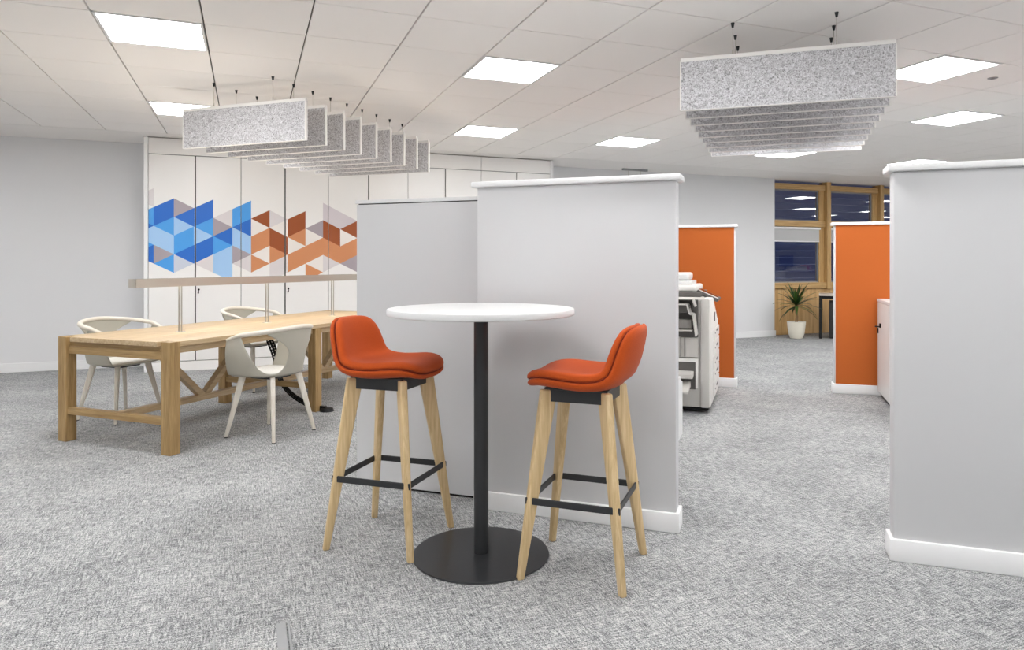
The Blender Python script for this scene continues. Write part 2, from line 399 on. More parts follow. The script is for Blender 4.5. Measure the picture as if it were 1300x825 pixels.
# ------------------------------------------------------------------ cupboards
GRAPH = {0:{0:'g',1:'m',1.5:'d',2:'p',2.5:'m',3:'d'}, 1:{.5:'d',1:'d',1.5:'m',2:'p',2.5:'p',3:'v',3.5:'m'},
 2:{.5:'v',1:'d',1.5:'p',2:'m',2.5:'m',3:'d',3.5:'q'}, 3:{.5:'d',1:'d',1.5:'m',2:'p',2.5:'d',3:'d',3.5:'g'},
 4:{1:'g',1.5:'v',2:'d',2.5:'m',3:'p',3.5:'p',4:'p'}, 5:{.5:'m',1:'m',1.5:'d',2:'p',2.5:'p',3:'v',3.5:'g'},
 6:{1:'b',1.5:'c',2:'s',2.5:'s',3:'c',3.5:'s'}, 7:{1:'g',1.5:'c',2:'b',2.5:'b',3:'s',3.5:'g',4:'g'},
 8:{1:'b',1.5:'b',2:'s',2.5:'c',3:'s',3.5:'s'}, 9:{1.5:'v',2:'c',2.5:'s',3:'s',3.5:'c',4:'s'},
 10:{.5:'l',1:'l',1.5:'b',2:'b',2.5:'s',3:'s',3.5:'g'}, 11:{1:'l',1.5:'b',2:'c',2.5:'s',3:'s',3.5:'v'}}
GC = {'d':(30,106,200),'m':(72,158,230),'p':(162,200,238),'v':(168,158,164),'g':(220,214,214),'q':(206,212,224),'b':(156,78,30),'s':(210,140,94),'c':(238,232,226),'l':(212,204,208)}
GK = list(GC); gmats = [plain('vinyl_'+n, GC[k], .4) for k, n in zip(GK, ['deep_blue','sky_blue','pale_blue','mauve_grey','pale_grey','ice_grey','rust','salmon','cream','lilac_grey'])]
def clip_x(poly, x0, x1):
    for side, X in ((1, x0), (-1, x1)):
        out = []
        for a, b_ in zip(poly, poly[1:]+poly[:1]):
            ia, ib = side*(a[0]-X) >= 0, side*(b_[0]-X) >= 0
            if ia: out.append(a)
            if ia != ib:
                f = (X-a[0])/(b_[0]-a[0]); out.append((X, a[1]+f*(b_[1]-a[1])))
        poly = out
        if len(poly) < 3: return None
    return poly
def graphic(x0, x1):
    mb = MB(); n = 0; LS, LZ, C0 = .2165, 2.007, -1.227
    for c, tri in GRAPH.items():
        xl, xr = C0+.209*c, C0+.209*(c+1)
        for k, col in tri.items():
            left = (k % 1 == 0) if c % 2 else (k % 1 != 0)
            z = lambda q: LZ-LS*q
            P3 = [(xl, z(k-.5)), (xl, z(k+.5)), (xr, z(k))] if left else [(xr, z(k-.5)), (xr, z(k+.5)), (xl, z(k))]
            q = clip_x(P3, x0, x1)
            if q: mb.poly([(a, -.0006, b_) for a, b_ in q], GK.index(col)); n += 1
    if not n: mb.bm.free(); return None
    bmesh.ops.recalc_face_normals(mb.bm, faces=mb.bm.faces[:])
    return mb
T_CUP = 9.04
UN = [(-1.075, -.583, -.086), (-.086, .415, .929), (.929, 1.426, 1.934), (1.934, 2.437, 2.937), (2.937, 3.45, 3.96)]
DL = ['with blue triangle graphics, standing at the grey wall', 'with blue, rust and salmon triangle graphics', 'with rust and salmon graphics only, half hidden', 'plain fronted, behind the lower white unit', 'plain fronted, last of the row by the rear wall']
for k, (a, m_, b_) in enumerate(UN):
    p = G(0, T_CUP)
    C = thing('storage_cupboard', 'tall white two-door storage cupboard %s' % DL[k], 'cupboard', (p[0], p[1], 0), TH, 'tall cupboards along the rear wall')
    MB().box(a+.002, b_-.002, .022, .56, .11, CEIL-.014).build('carcass', plain('carcass_edge', (92, 90, 88), .6) if k == 0 else bpy.data.materials['carcass_edge'], C)
    MB().box(a+.001, b_-.001, .004, .56, 0, .108, .002).build('plinth', door_white, C)
    MB().box(a+.002, b_-.002, 0, .02, 2.516, CEIL-.012, .0015).build('filler_panel', door_white, C)
    for q, (x0, x1) in enumerate(((a+.003, m_-.007), (m_+.007, b_-.003))):
        D = MB().box(x0, x1, 0, .02, .116, 2.508, .002).build('door', door_white, C)
        g = graphic(x0+.001, x1-.001)
        if g: g.build('vinyl_graphic', gmats, D)
        if q == 1:
            l = MB().lathe([(0, 0), (.011, 0), (.011, .012), (0, .012)], 16)
            bmesh.ops.rotate(l.bm, verts=l.bm.verts[:], matrix=Matrix.Rotation(math.pi/2, 3, 'X')); bmesh.ops.translate(l.bm, verts=l.bm.verts[:], vec=(x0+.03, 0, .945))
            l.box(x0+.026, x0+.034, -.02, -.011, .90, .94, .002)
            l.box(x0+.018, x0+.030, -.016, -.012, .895, .915, .002)
            l.build('lock', black_plastic, D)
    if k == 0: MB().box(-1.118, -1.076, -.01, .56, 0, CEIL-.006, .003).build('end_panel', white_paint, C)
    if k == 4: MB().box(3.962, 4.0, -.01, .56, 0, CEIL-.006, .003).build('end_panel', white_paint, C)

# ------------------------------------------------------------------ partitions
def partition(name, label, e0, e1, n0, H, orange=False, th=.10):
    p = PF((e0+e1)/2, n0); w2 = (e1-e0)/2
    o = thing(name, label, 'partition', (p[0], p[1], 0), PH)
    MB().box(-w2, w2, 0, th, .02, H-.028, .006).build('panel', part_paint, o, smooth=True)
    MB().box(-w2-.024, w2+.024, -.026, th+.026, H-.028, H, .006, 2).build('cap', white_paint, o, smooth=True)
    MB().box(-w2-.016, w2+.016, -.016, th+.016, 0, .092, .006).build('baseboard', white_paint, o, smooth=True)
    if orange: MB().box(-w2+.014, w2-.014, -.006, .002, .092, H-.03, .002).build('fabric_face', screen_fab, o)
    return o
partition('partition_screen', 'tall white partition with rounded cap standing behind the round bar table', -1.40, -.40, 3.295, 1.662)
partition('partition_screen', 'tall white partition screening off the low cabinet across the aisle', .50, 2.5, 3.292, 1.662)
partition('partition_screen', 'orange fabric faced partition behind the photocopier', -2.3, -.305, 7.37, 1.645, True)
partition('partition_screen', 'orange fabric faced partition behind the low cabinet', .605, 2.5, 7.365, 1.645, True)
p = PF(-1.30, 3.417)
c = thing('storage_unit', 'low white laminate storage unit butting against the back of the tall partition', 'cabinet', (p[0], p[1], 0), PH)
MB().box(-.889, .76, 0, .45, .012, 1.578, .002).build('body', part_paint, c)
MB().box(-.895, .765, -.004, .455, 1.583, 1.604, .002).build('top', lam_white, c)
MB().box(-.88, .75, .008, .44, 0, .014).build('plinth', black_plastic, c)  # black strip standing in for the shadow line along the bottom seam
MB().box(-.88, .75, .006, .44, 1.576, 1.585).build('shadow_gap', black_plastic, c)
p = PF(-.413, 3.66)
tb = thing('wall_box', 'small white box with sloping top fixed low behind the partition end', 'box', (p[0], p[1], .372), PH)
MB().prism([(-.16, 0), (.01, 0), (.01, .27), (-.16, .31)], 'x', -.027, 0, .002).build('housing', white_paint, tb)
MB().box(-.022, -.004, -.12, -.03, .28, .302, .002).build('lid', lam_white, tb)

# low cabinet by the orange screen
p = PF(.98, 6.05)
lc = thing('low_cabinet', 'low white lockable cabinet with keys in front of the orange partition', 'cabinet', (p[0], p[1], 0), PH)
MB().box(.02, .50, 0, 1.29, .05, .89, .002).build('carcass', lam_white, lc)
MB().box(-.005, .50, -.01, 1.298, .892, .917, .003).build('top', lam_white, lc)
MB().box(.03, .49, .01, 1.28, 0, .05).build('plinth', black_plastic, lc)
for y0, y1 in ((.004, .642), (.648, 1.286)):
    d = MB().box(0, .018, y0, y1, .052, .888, .002).build('door', lam_white, lc)
    if y0 > .5:
        l = MB().box(-.014, 0, y0+.42, y0+.445, .66, .70, .003); l.tube([(-.012, y0+.432, .67), (-.05, y0+.432, .672)], .006, 8); l.box(-.03, -.02, y0+.425, y0+.45, .61, .66, .002)
        l.build('lock', black_plastic, d)

# ------------------------------------------------------------------ photocopier
cream_p = plain('copier_white', (228, 226, 222), .4); copier_grey = plain('copier_grey', (196, 193, 188), .45); copier_dark = plain('copier_dark', (92, 89, 86), .5); copier_mid = plain('copier_mid_grey', (150, 147, 143), .5)
p = PF(-.445, 5.97)
K = thing('photocopier', 'large off-white office photocopier with side output trays beside orange partition', 'photocopier', (p[0], p[1], 0), PH)
# local: x = towards the aisle (front face at x=0), y = away from camera
MB().box(-.66, -.02, .05, .93, .02, .05).build('base', black_plastic, K)
MB().box(-.68, -.075, .02, .95, .05, .955, .012).build('body', copier_grey, K, smooth=True)
MB().prism([(.0, .05), (.05, .05), (.05, .955), (.0, .955)], 'x', -.082, -.012, .012).build('side_column', copier_grey, K, smooth=True)
MB().prism([(.02, .05), (.95, .05), (.95, .735), (.86, .735), (.34, .955), (.02, .955)], 'x', -.07, 0, .012).build('front_cover', cream_p, K, smooth=True)
for k, z in enumerate((.09, .22, .32, .45, .58)):
    dr = MB().box(.0, .010, .34, .94, z, z+(.12 if k in (0, 2, 3) else .09), .004).build('drawer', cream_p, K)
    MB().box(.010, .014, .56, .72, z+.06, z+.078, .002).build('handle', copier_dark, dr)
    MB().box(.010, .013, .40, .42, z+.05, z+.065, .001).build('indicator', copier_dark, dr)
MB().box(.0, .006, .42, .47, .74, .82, .002).build('switch_panel', copier_dark, K)
MB().box(-.074, -.062, .40, .93, .70, .94, .004).build('side_control', copier_mid, K)
# scanner and feeder
MB().box(-.66, -.10, .30, .94, .955, 1.00, .01).build('scanner_bed', copier_dark, K)
MB().box(-.64, -.14, .34, .92, 1.00, 1.06, .02, 3).build('document_feeder', cream_p, K, smooth=True)
m5 = Matrix.Translation((-.075, .56, .975)) @ Matrix.Rotation(math.radians(24), 4, 'Y')
cp = MB().box(-.12, .12, -.16, .18, -.02, .012, .006, m=m5).build('control_panel', copier_dark, K)
MB().box(-.10, .10, -.14, .10, .012, .016, .001, m=m5).build('touch_screen', plain('screen_glass', (40, 40, 44), .15), cp)
MB().box(-.115, .115, -.155, -.14, .010, .018, .001, m=m5).build('bezel', cream_p, cp)
# finisher trays on the side that faces the bar table
MB().box(-.62, -.10, -.004, .03, .635, .948, .004).build('tray_bay', copier_dark, K)
def ribbon(pts, y0, y1, th, mat, name):
    m_ = MB()
    for (x0, z0), (x1, z1) in zip(pts, pts[1:]): m_.beam((x0, (y0+y1)/2, z0), (x1, (y0+y1)/2, z1), (0, 1, 0), y1-y0, th, y1-y0, th)
    return m_.build(name, mat, K)
ribbon([(-.62, .958), (-.135, .958), (-.112, .895)], -.14, -.002, .010, copier_grey, 'output_tray')
ribbon([(-.62, .915), (-.175, .915), (-.155, .84), (-.125, .832), (-.104, .66)], -.18, -.002, .010, copier_grey, 'output_tray')
MB().box(-.61, -.16, -.12, -.004, .845, .905, .004).build('tray_shadow_box', copier_dark, K)
MB().box(-.61, -.15, -.05, -.004, .71, .785, .006).build('tray_support', copier_mid, K)
MB().box(-.61, -.14, -.10, -.004, .69, .702, .003).build('output_tray', copier_grey, K)
MB().box(-.60, -.10, -.012, .0, .468, .632, .004).build('side_door', copier_grey, K)
for x in (-.25, -.215): MB().box(x, x+.014, -.024, -.010, .472, .63, .004).build('hinge_bar', copier_mid, K)
MB().box(-.58, -.12, -.004, .03, .20, .43, .004).build('paper_bay', copier_dark, K)
fr = MB()
for r_ in ((-.60, -.10, .428, .456), (-.12, -.10, .215, .43)): fr.box(r_[0], r_[1], -.014, .01, r_[2], r_[3], .003)
fr.build('bay_frame', cream_p, K)
def tray(pts, mat, x1, name='paper_tray'): return MB().prism(pts, 'x', -.58, x1, .004).build(name, mat, K)
tray([(.0, .355), (-.10, .335), (-.10, .30), (.0, .315)], copier_grey, -.135)
tray([(.0, .27), (-.22, .215), (-.22, .195), (.0, .22)], copier_grey, -.16)
for (x0, x1, y0, y1, z0, z1, lab, cat) in ((-.64, -.19, .40, .82, 1.062, 1.095, 'thin white ream of paper lying on the photocopier lid', 'paper'), (-.62, -.22, .42, .80, 1.098, 1.167, 'rounded white paper parcel on top of the paper ream on the photocopier', 'paper')):
    q = PF(-.445+(x0+x1)/2, 5.97+(y0+y1)/2)
    r_ = thing('paper_ream' if z0 < 1.08 else 'paper_parcel', lab, cat, (q[0], q[1], z0), PH)
    wx, wy = (x1-x0)/2, (y1-y0)/2
    MB().box(-wx, wx, -wy, wy, 0, z1-z0, .006 if z0 < 1.08 else .022, 3).build('wrapper', lam_white, r_, smooth=True)
    MB().box(.02, .024, -wy-.0015, wy+.0015, -.0005, z1-z0+.0015, .0005).build('strap', grey_plastic, r_)

# ------------------------------------------------------------------ plant and desk at the window
X, Y = (1011-PX)/F_PX*11.7, 11.7
P_ = thing('potted_plant', 'spiky green yucca in a cream tapered pot below the window', 'plant', (X, Y, 0))
MB().lathe([(0, 0), (.085, 0), (.10, .008), (.125, .08), (.14, .18), (.148, .27), (.150, .283), (.140, .285), (.135, .27), (.13, .255), (0, .255)], 40).build('pot', plain('cream_pot', (232, 226, 210), .4), P_, smooth=True)
MB().lathe([(0, .262), (.06, .262), (.132, .256)], 24).build('soil', plain('soil', (52, 40, 30), .95, bump=.8, bscale=80), P_, smooth=True)
MB().tube([(0, 0, .25), (.012, .004, .36), (-.006, 0, .48), (.004, 0, .60)], [.026, .022, .021, .018], 10).build('trunk', wood('plant_trunk', (128, 92, 58), (168, 132, 92), (196, 164, 122), 'z'), P_, smooth=True)
leaf_mats = [plain('leaf_deep_green', (52, 88, 44), .42), plain('leaf_green', (92, 128, 58), .42), plain('leaf_olive', (66, 84, 40), .45)]
for k in range(36):
    a = k*2.39996; el = math.radians(82-2.9*k+random.uniform(-8, 8)); L_ = random.uniform(.30, .44)
    mb = MB(); R3 = []; base = Vector((.012*math.cos(a), .012*math.sin(a), .60-.0022*k)); d = Vector((math.cos(a), math.sin(a), 0)); sd = Vector((-math.sin(a), math.cos(a), 0)); pos = base.copy(); e = el
    for q in range(7):
        f = q/6; wd = .026*math.sin(math.pi*min(1, .18+.82*f))**.6*(1-f**3)+.001
        up = Vector((-math.sin(e)*d.x, -math.sin(e)*d.y, math.cos(e)))
        R3.append([mb.bm.verts.new(pos-sd*wd+up*.005), mb.bm.verts.new(pos), mb.bm.verts.new(pos+sd*wd+up*.005)])
        pos = pos + (d*math.cos(e)+Vector((0, 0, math.sin(e))))*L_/6; e -= math.radians(6+.35*k)*(.4+f*.8)*.6
    for A, B in zip(R3, R3[1:]):
        for q in range(2): mb.bm.faces.new((A[q], A[q+1], B[q+1], B[q]))
    r = bmesh.ops.solidify(mb.bm, geom=mb.bm.faces[:], thickness=.0015)
    mb.build('leaf', leaf_mats[k % 3], P_, smooth=True, angle=70)
X, Y = (1041.5-PX)/F_PX*11.62, 11.62
D = thing('desk', 'pale topped desk with black square metal legs beside the potted plant', 'desk', (X, Y, 0), math.radians(-23))
MB().box(-.02, 1.5, 0, .7, .715, .74, .003).build('desktop', plain('pale_desktop', (214, 202, 190), .4), D)
for x, y in ((0, .02), (1.45, .02), (0, .65), (1.45, .65)): MB().box(x-.02, x+.025, y, y+.045, 0, .716, .003).build('leg', black_plastic, D)
for y in (.02, .65): MB().box(0, 1.46, y+.004, y+.04, .665, .715, .003).build('rail', black_plastic, D)
for x in (0, 1.45): MB().box(x-.018, x+.022, .03, .68, .665, .714, .003).build('rail', black_plastic, D)
q = Vector((X, Y, 0)) + Vector((*rot(math.radians(-23), .14, .10), 0))
D2 = thing('desk_pedestal', 'black drawer pedestal standing under the black-legged desk', 'cabinet', q, math.radians(-23))
MB().box(0, .42, .02, .5, 0, .62, .004).build('carcass', black_plastic, D2)
for z0, z1 in ((.02, .30), (.305, .455), (.46, .61)):
    f = MB().box(.004, .416, .004, .02, z0, z1, .002).build('drawer', black_metal, D2); MB().box(.15, .27, -.004, .004, z1-.04, z1-.03, .002).build('handle', steel, f)
# cabinet that the window glass mirrors
p = G(11.83, 6.75)
RC = thing('filing_cabinet', 'white waist-high filing cabinet mirrored in the night window', 'cabinet', (p[0], p[1], 0), TH)
MB().box(-.45, .45, -.22, .20, .0, 1.08, .003).build('carcass', lam_white, RC); MB().box(-.46, .46, -.23, .23, 1.08, 1.105, .003).build('top', lam_white, RC)
for x0, x1 in ((-.445, -.003), (.003, .445)):
    d = MB().box(x0, x1, .20, .218, .06, 1.07, .002).build('door', lam_white, RC); MB().box(x0+.2, x0+.24, .218, .226, .6, .72, .003).build('handle', grey_plastic, d)
def on_cab(name, lab, cat, x, y, mb_list):
    q = G(11.83+x, 6.75+y); o = thing(name, lab, cat, (q[0], q[1], 1.105), TH)
    for n_, mb, mt in mb_list: mb.build(n_, mt, o)
on_cab('box_file', 'small red box file on the white filing cabinet', 'box', .36, 0, [('case', MB().box(-.05, .05, -.12, .12, 0, .11, .004), plain('red_card', (200, 40, 50), .5)), ('spine_tab', MB().box(-.03, .03, .12, .123, .03, .08, .001), lam_white)])
on_cab('paper_stack', 'loose stack of white papers on the white filing cabinet', 'paper', .12, 0, [('lower_sheets', MB().box(-.15, .15, -.11, .11, 0, .05, .003), lam_white), ('upper_sheets', MB().box(-.13, .14, -.10, .10, .05, .085, .003, m=Matrix.Rotation(.2, 4, 'Z')), lam_white)])
on_cab('computer_monitor', 'black monitor on a stand on the white filing cabinet', 'monitor', -.24, -.02, [('base', MB().box(-.11, .11, -.08, .08, 0, .015, .005), black_plastic), ('neck', MB().box(-.02, .02, -.03, 0, .012, .12, .004), black_plastic), ('screen', MB().box(-.2, .2, 0, .03, .08, .34, .006), black_plastic)])

# ------------------------------------------------------------------ long oak table
TA = math.radians(-22); TM = (-2.78, 4.727); TW, TL, TZ = 1.07, 2.98, .735
def TT(e, n): r_ = rot(TA, e, n); return (TM[0]+r_[0], TM[1]+r_[1])
T_ = thing('oak_table', 'long solid oak meeting table with square legs and v-shaped braces', 'table', (*TM, 0), TA)
npl = 9; pw = (TW-.002)/npl
for k in range(npl):
    x0 = -TW/2+.001+k*pw; y0, y1 = (.001, TL-.001) if 0 < k < npl-1 else (.0795, TL-.0795)
    MB().box(x0+.0004, x0+pw-.0004, y0, y1, TZ-.032, TZ, .001, 1).build('plank', oak, T_)
ls = .080
for y in (0, 1.45, TL-ls):
    for sx in (-1, 1):
        x = sx*(TW/2-ls/2); top = TZ+.0006 if y != 1.45 else TZ-.032
        MB().box(x-ls/2, x+ls/2, y, y+ls, 0, top, .002, 1).build('leg', oak_z, T_)
    MB().box(-TW/2+ls-.004, TW/2-ls+.004, y+.022, y+.055, .615, .668, .002).build('apron', oak_x, T_)
    MB().box(-TW/2+ls-.004, TW/2-ls+.004, y+.034, y+.06, .668, TZ-.032, .001).build('apron', oak_x, T_)
    MB().box(-TW/2+ls-.004, TW/2-ls+.004, y+.012, y+.06, .19, .238, .003).build('stretcher', oak_x, T_)
for sx in (-1, 1): MB().box(sx*(TW/2-.045)-.012, sx*(TW/2-.045)+.012, ls-.01, TL-ls+.01, .655, TZ-.032, .002).build('side_rail', oak, T_)
MB().box(-.03, .03, .055, TL-.055, .192, .236, .003).build('centre_beam', oak, T_)
for y in (.77, 2.22):
    for sg in (-1, 1): MB().beam((0, y+sg*.012, .225), (0, y+sg*.50, TZ-.035), (1, 0, 0), .055, .045, .055, .045, .002).build('brace', oak, T_)
# lamp standing on the table
LP = thing('table_lamp', 'long metal light bar on three slim posts standing on the oak table', 'lamp', (*TT(0, 0), TZ), TA)
MB().box(-.0335, .0335, .157, 2.748, .349, .388).build('light_bar', bar_metal, LP)
MB().box(-.022, .022, .18, 2.72, .347, .3488).build('light_strip', strip_emit, LP)
MB().box(-.024, .024, .18, 2.72, .3883, .3895).build('light_strip', up_emit, LP)  # upward strip added to light the ceiling, inferred from its warm tone
for x in (-.035, .0335): MB().box(x, x+.0015, .155, 2.75, .343, .404).build('side_plate', bar_metal, LP)
for y in (.155, 2.745): MB().box(-.035, .035, y, y+.005, .343, .404).build('end_cap', bar_metal, LP)
for x in (-.0334, .0304): MB().box(x, x+.003, .161, 2.744, .3885, .4035).build('glare_shield', black_metal, LP)  # black lips added to keep the upward strip's glow out of sight
for y in (.56, 1.47, 2.38):
    MB().tube([(-.012, y, 0), (-.012, y, .346)], .006, 10).build('post', steel, LP, smooth=True)
    MB().tube([(.012, y, 0), (.012, y, .346)], .005, 10).build('post', steel, LP, smooth=True)
    MB().lathe([(0, .004), (.035, .004), (.037, 0)], 24, (0, y)).build('foot_plate', steel, LP, smooth=True)
# cable spine
CSP = thing('cable_spine', 'black perforated cable spine curving from the oak table down to the carpet', 'cable tidy', (-2.07, 6.05, 0))
path = [Vector(v) for v in ((-2.24, 6.12, .695), (-2.22, 6.11, .60), (-2.17, 6.1, .48), (-2.135, 6.09, .36), (-2.11, 6.07, .26), (-2.05, 6.04, .175), (-1.96, 6.01, .105), (-1.84, 5.97, .05), (-1.74, 5.94, .026), (-1.66, 5.92, .02))]
def cr(P4, t):
    a, b_, c_, d_ = P4; return .5*((2*b_)+(c_-a)*t+(2*a-5*b_+4*c_-d_)*t*t+(3*b_-a-3*c_+d_)*t**3)
fine = []
for k in range(len(path)-1):
    q4 = [path[max(k-1, 0)], path[k], path[k+1], path[min(k+2, len(path)-1)]]
    for j in range(5): fine.append(cr(q4, j/5))
fine.append(path[-1])
off = Vector((2.07, -6.05, 0)); view = Vector((.33, -.94, 0))
for k in range(0, len(fine)-2, 1):
    a, b_ = fine[k]+off, fine[k+1]+off; d = b_-a; wdt = .058 if k < 20 else .040
    v = MB(); sidev = d.cross(view).normalized()
    for sg in (-1, 1): v.beam(a+sidev*sg*wdt*.38+d*.04, b_+sidev*sg*wdt*.38-d*.04, view, .03, wdt*.24, .03, wdt*.24)
    v.beam(a+d*.06, a+d*.42, view, .03, wdt*.8, .03, wdt*.8)
    v.build('vertebra', black_plastic, CSP)
MB().tube([q+off for q in fine], .009, 8).build('cable', black_plastic, CSP, smooth=True)
MB().lathe([(0, .03), (.05, .026), (.06, .0)], 24, (fine[-1]+off)[:2]).build('foot', black_plastic, CSP, smooth=True)

# ------------------------------------------------------------------ tub chairs
def make_chair():
    """x = forward, y = left"""
    o = thing('tub_chair', 'x', 'chair')
    SZ = .462
    def rim(u):      # u 0 (back centre) .. 1 (arm tip), left side
        if u < .62: a = u/.62*math.radians(92); p = Vector((-.265*math.cos(a), .285*math.sin(a)**.92, 0))
        else:
            f = (u-.62)/.38; a = math.radians(92); p = Vector((-.265*math.cos(a)+f*.15, .285-.022*f*f, 0))
        p.z = .795-.088*(u**1.3); return p
    def seatc(u):
        if u < .55: a = u/.55*math.radians(90); p = Vector((-.205*math.cos(a), .235*math.sin(a)**.9, 0))
        else: f = (u-.55)/.45; p = Vector((f*.19, .235-.012*f, 0))
        p.z = SZ; return p
    def surf(u, v):
        a, b_ = seatc(u), rim(u); p = a.lerp(b_, v)
        bul = .018*math.sin(math.pi*v)
        out = Vector((p.x-.0, p.y, 0)); out = out.normalized() if out.length > .01 else Vector((-1, 0, 0))
        if u > .55: out = Vector((0, 1, 0)).lerp(out, max(0, 1-(u-.55)*5)).normalized()
        p = p+out*bul; p.z = SZ+(b_.z-SZ)*v
        return p
    V0 = .02; UC = .25
    import bisect
    def interp(tab, v):
        for (a, x), (b_, y) in zip(tab, tab[1:]):
            if v <= b_: f = (v-a)/(b_-a); return x+(y-x)*f
        return tab[-1][1]
    tb = [(V0, UC), (.035, .20), (.06, .17), (.13, .14), (.26, .12), (.47, .11), (.58, .13), (.75, .21), (.87, .30), (1, .38)]
    tf = [(V0, UC), (.035, .30), (.08, .36), (.15, .40), (.26, .44), (.40, .48), (.56, .52), (.72, .565), (.87, .60), (1, .63)]
    vs_ = [0, .01, V0, .035, .06, .13, .20, .26, .36, .47, .58, .66, .75, .87, .94, 1.0]
    bm = bmesh.new(); NB, NF = 8, 14
    def vert(u, v, sg): p = surf(u, v); return bm.verts.new((p.x, sg*p.y, p.z))
    for sg in (1, -1):
        rows = []
        for v in vs_:
            ub = UC if v <= V0 else interp(tb, v); uf = UC if v <= V0 else interp(tf, v)
            rows.append(([vert(ub*k/NB, v, sg) for k in range(NB+1)], [vert(uf+(1-uf)*k/NF, v, sg) for k in range(NF+1)]))
        for A, B in zip(rows, rows[1:]):
            for q in (0, 1):
                for k in range(len(A[q])-1): bm.faces.new((A[q][k], A[q][k+1], B[q][k+1], B[q][k]))
    # seat: rings shrinking into a dish
    us = [UC*k/NB for k in range(NB+1)]+[UC+(1-UC)*k/NF for k in range(1, NF+1)]
    edge = [seatc(u) for u in us]; loop = [Vector((p.x, p.y, p.z)) for p in edge]
    fr = [Vector((.19+.04*math.cos(t_*math.pi/2), .223*math.sin(t_*math.pi/2)*1.0, SZ-.004)) for t_ in (.8, .55, .3, .1)]
    half = loop+fr
    ring = half+[Vector((p.x, -p.y, p.z)) for p in reversed(half)][0:-1]
    ring = ring[:1]+ring[1:]
    prev = None; cen = Vector((.02, 0, 0))
    for f, z in ((1, SZ), (.9, SZ-.014), (.66, SZ-.020), (.36, SZ-.022)):
        cur = [bm.verts.new((cen.x+(p.x-cen.x)*f, p.y*f, z if f < 1 else p.z)) for p in ring]
        if prev:
            for k in range(len(cur)): j = (k+1) % len(cur); bm.faces.new((prev[k], prev[j], cur[j], cur[k]))
        prev = cur
    cv = bm.verts.new((cen.x, 0, SZ-.0225))
    for k in range(len(prev)): bm.faces.new((prev[k], prev[(k+1) % len(prev)], cv))
    bmesh.ops.remove_doubles(bm, verts=bm.verts[:], dist=.0012)
    bmesh.ops.dissolve_degenerate(bm, dist=.0005, edges=bm.edges[:])
    bmesh.ops.recalc_face_normals(bm, faces=bm.faces[:])
    mb = MB(); mb.bm.free(); mb.bm = bm
    s = mb.build('shell', shell_mat, o, smooth=True, angle=80)
    so = s.modifiers.new('thick', 'SOLIDIFY'); so.thickness = .011; so.offset = 0
    sb = s.modifiers.new('smooth', 'SUBSURF'); sb.levels = 1; sb.render_levels = 1
    # rim
    pts = [rim(1-k/24) for k in range(24)]+[Vector((rim(k/24).x, -rim(k/24).y, rim(k/24).z)) for k in range(25)]
    n = len(pts); rad = [.017*min(1, .45+.55*math.sin(min(1, 4*min(k, n-1-k)/n)*math.pi/2)) for k in range(n)]
    MB().tube(pts, rad, 12, 1.15, up=(0, 0, 1)).build('arm_rim', rim_mat, o, smooth=True, angle=70)
    # pad
    pd = MB(); pr = [Vector((cen.x+(p.x-cen.x)*.86, p.y*.86, 0)) for p in ring]; rr = []
    for f, z in ((.94, SZ-.010), (1, SZ-.004), (1, SZ+.006), (.95, SZ+.013), (.6, SZ+.012)):
        rr.append([pd.bm.verts.new((cen.x+(p.x-cen.x)*f, p.y*f, z)) for p in pr])
    for A, B in zip(rr, rr[1:]):
        for k in range(len(A)): j = (k+1) % len(A); pd.bm.faces.new((A[k], A[j], B[j], B[k]))
    pd.bm.faces.new(rr[-1]); pd.bm.faces.new(list(reversed(rr[0])))
    bmesh.ops.remove_doubles(pd.bm, verts=pd.bm.verts[:], dist=.0005)
    bmesh.ops.recalc_face_normals(pd.bm, faces=pd.bm.faces[:])
    pd.build('seat_pad', pad_mat, o, smooth=True, angle=50)
    MB().box(-.10, .10, -.10, .10, SZ-.046, SZ-.028, .006).build('under_frame', black_metal, o)
    for sx in (-1, 1):
        for sy in (-1, 1):
            l = MB().beam((sx*.135, sy*.135, SZ-.020), (sx*.215, sy*.215, .006), (sx, sy, 0), .048, .034, .026, .022, .005, level=True).build('leg', ash_white, o, smooth=True, angle=50)
            MB().box(sx*.215-.009, sx*.215+.009, sy*.215-.009, sy*.215+.009, 0, .007).build('glide', black_plastic, l)
    return o
ch = make_chair()
CH = [(TT(TW/2+.18, .72), math.radians(180)+TA, 'greige tub chair at the oak table on the side of the orange stools'),
      (TT(-TW/2-.27, .70), TA, 'greige tub chair on the cupboard side of the oak table, by the grey wall'),
      (TT(-TW/2-.27, 2.16), TA, 'greige tub chair on the cupboard side of the oak table, before the keyed doors')]
for k, (p, a, lab) in enumerate(CH):
    o = ch if k == 0 else copy_tree(ch)
    o.location = (p[0], p[1], 0); o.rotation_euler = (0, 0, a); o['label'] = lab; o['group'] = 'tub chairs around the oak table'

# ------------------------------------------------------------------ bar table
B = thing('bar_table', 'tall round bar table with white top, black post and black disc base', 'table', (-.180, 3.004, 0))
MB().lathe([(0, 1.028), (.392, 1.028), (.399, 1.031), (.400, 1.036), (.400, 1.050), (.398, 1.0545), (.392, 1.056), (0, 1.056)], 96).build('tabletop', lam_white, B, smooth=True, angle=35)
MB().lathe([(0, 0), (.290, 0), (.292, .003), (.290, .008), (.06, .0085), (0, .0085)], 96).build('base', plain('black_satin', (40, 41, 43), .3), B, smooth=True, angle=35)
MB().lathe([(.031, .008), (.031, 1.02), (0, 1.02)], 32).build('post', black_metal, B, smooth=True)
MB().lathe([(0, 1.02), (.11, 1.02), (.11, 1.028), (0, 1.028)], 32).build('mounting_plate', black_metal, B)

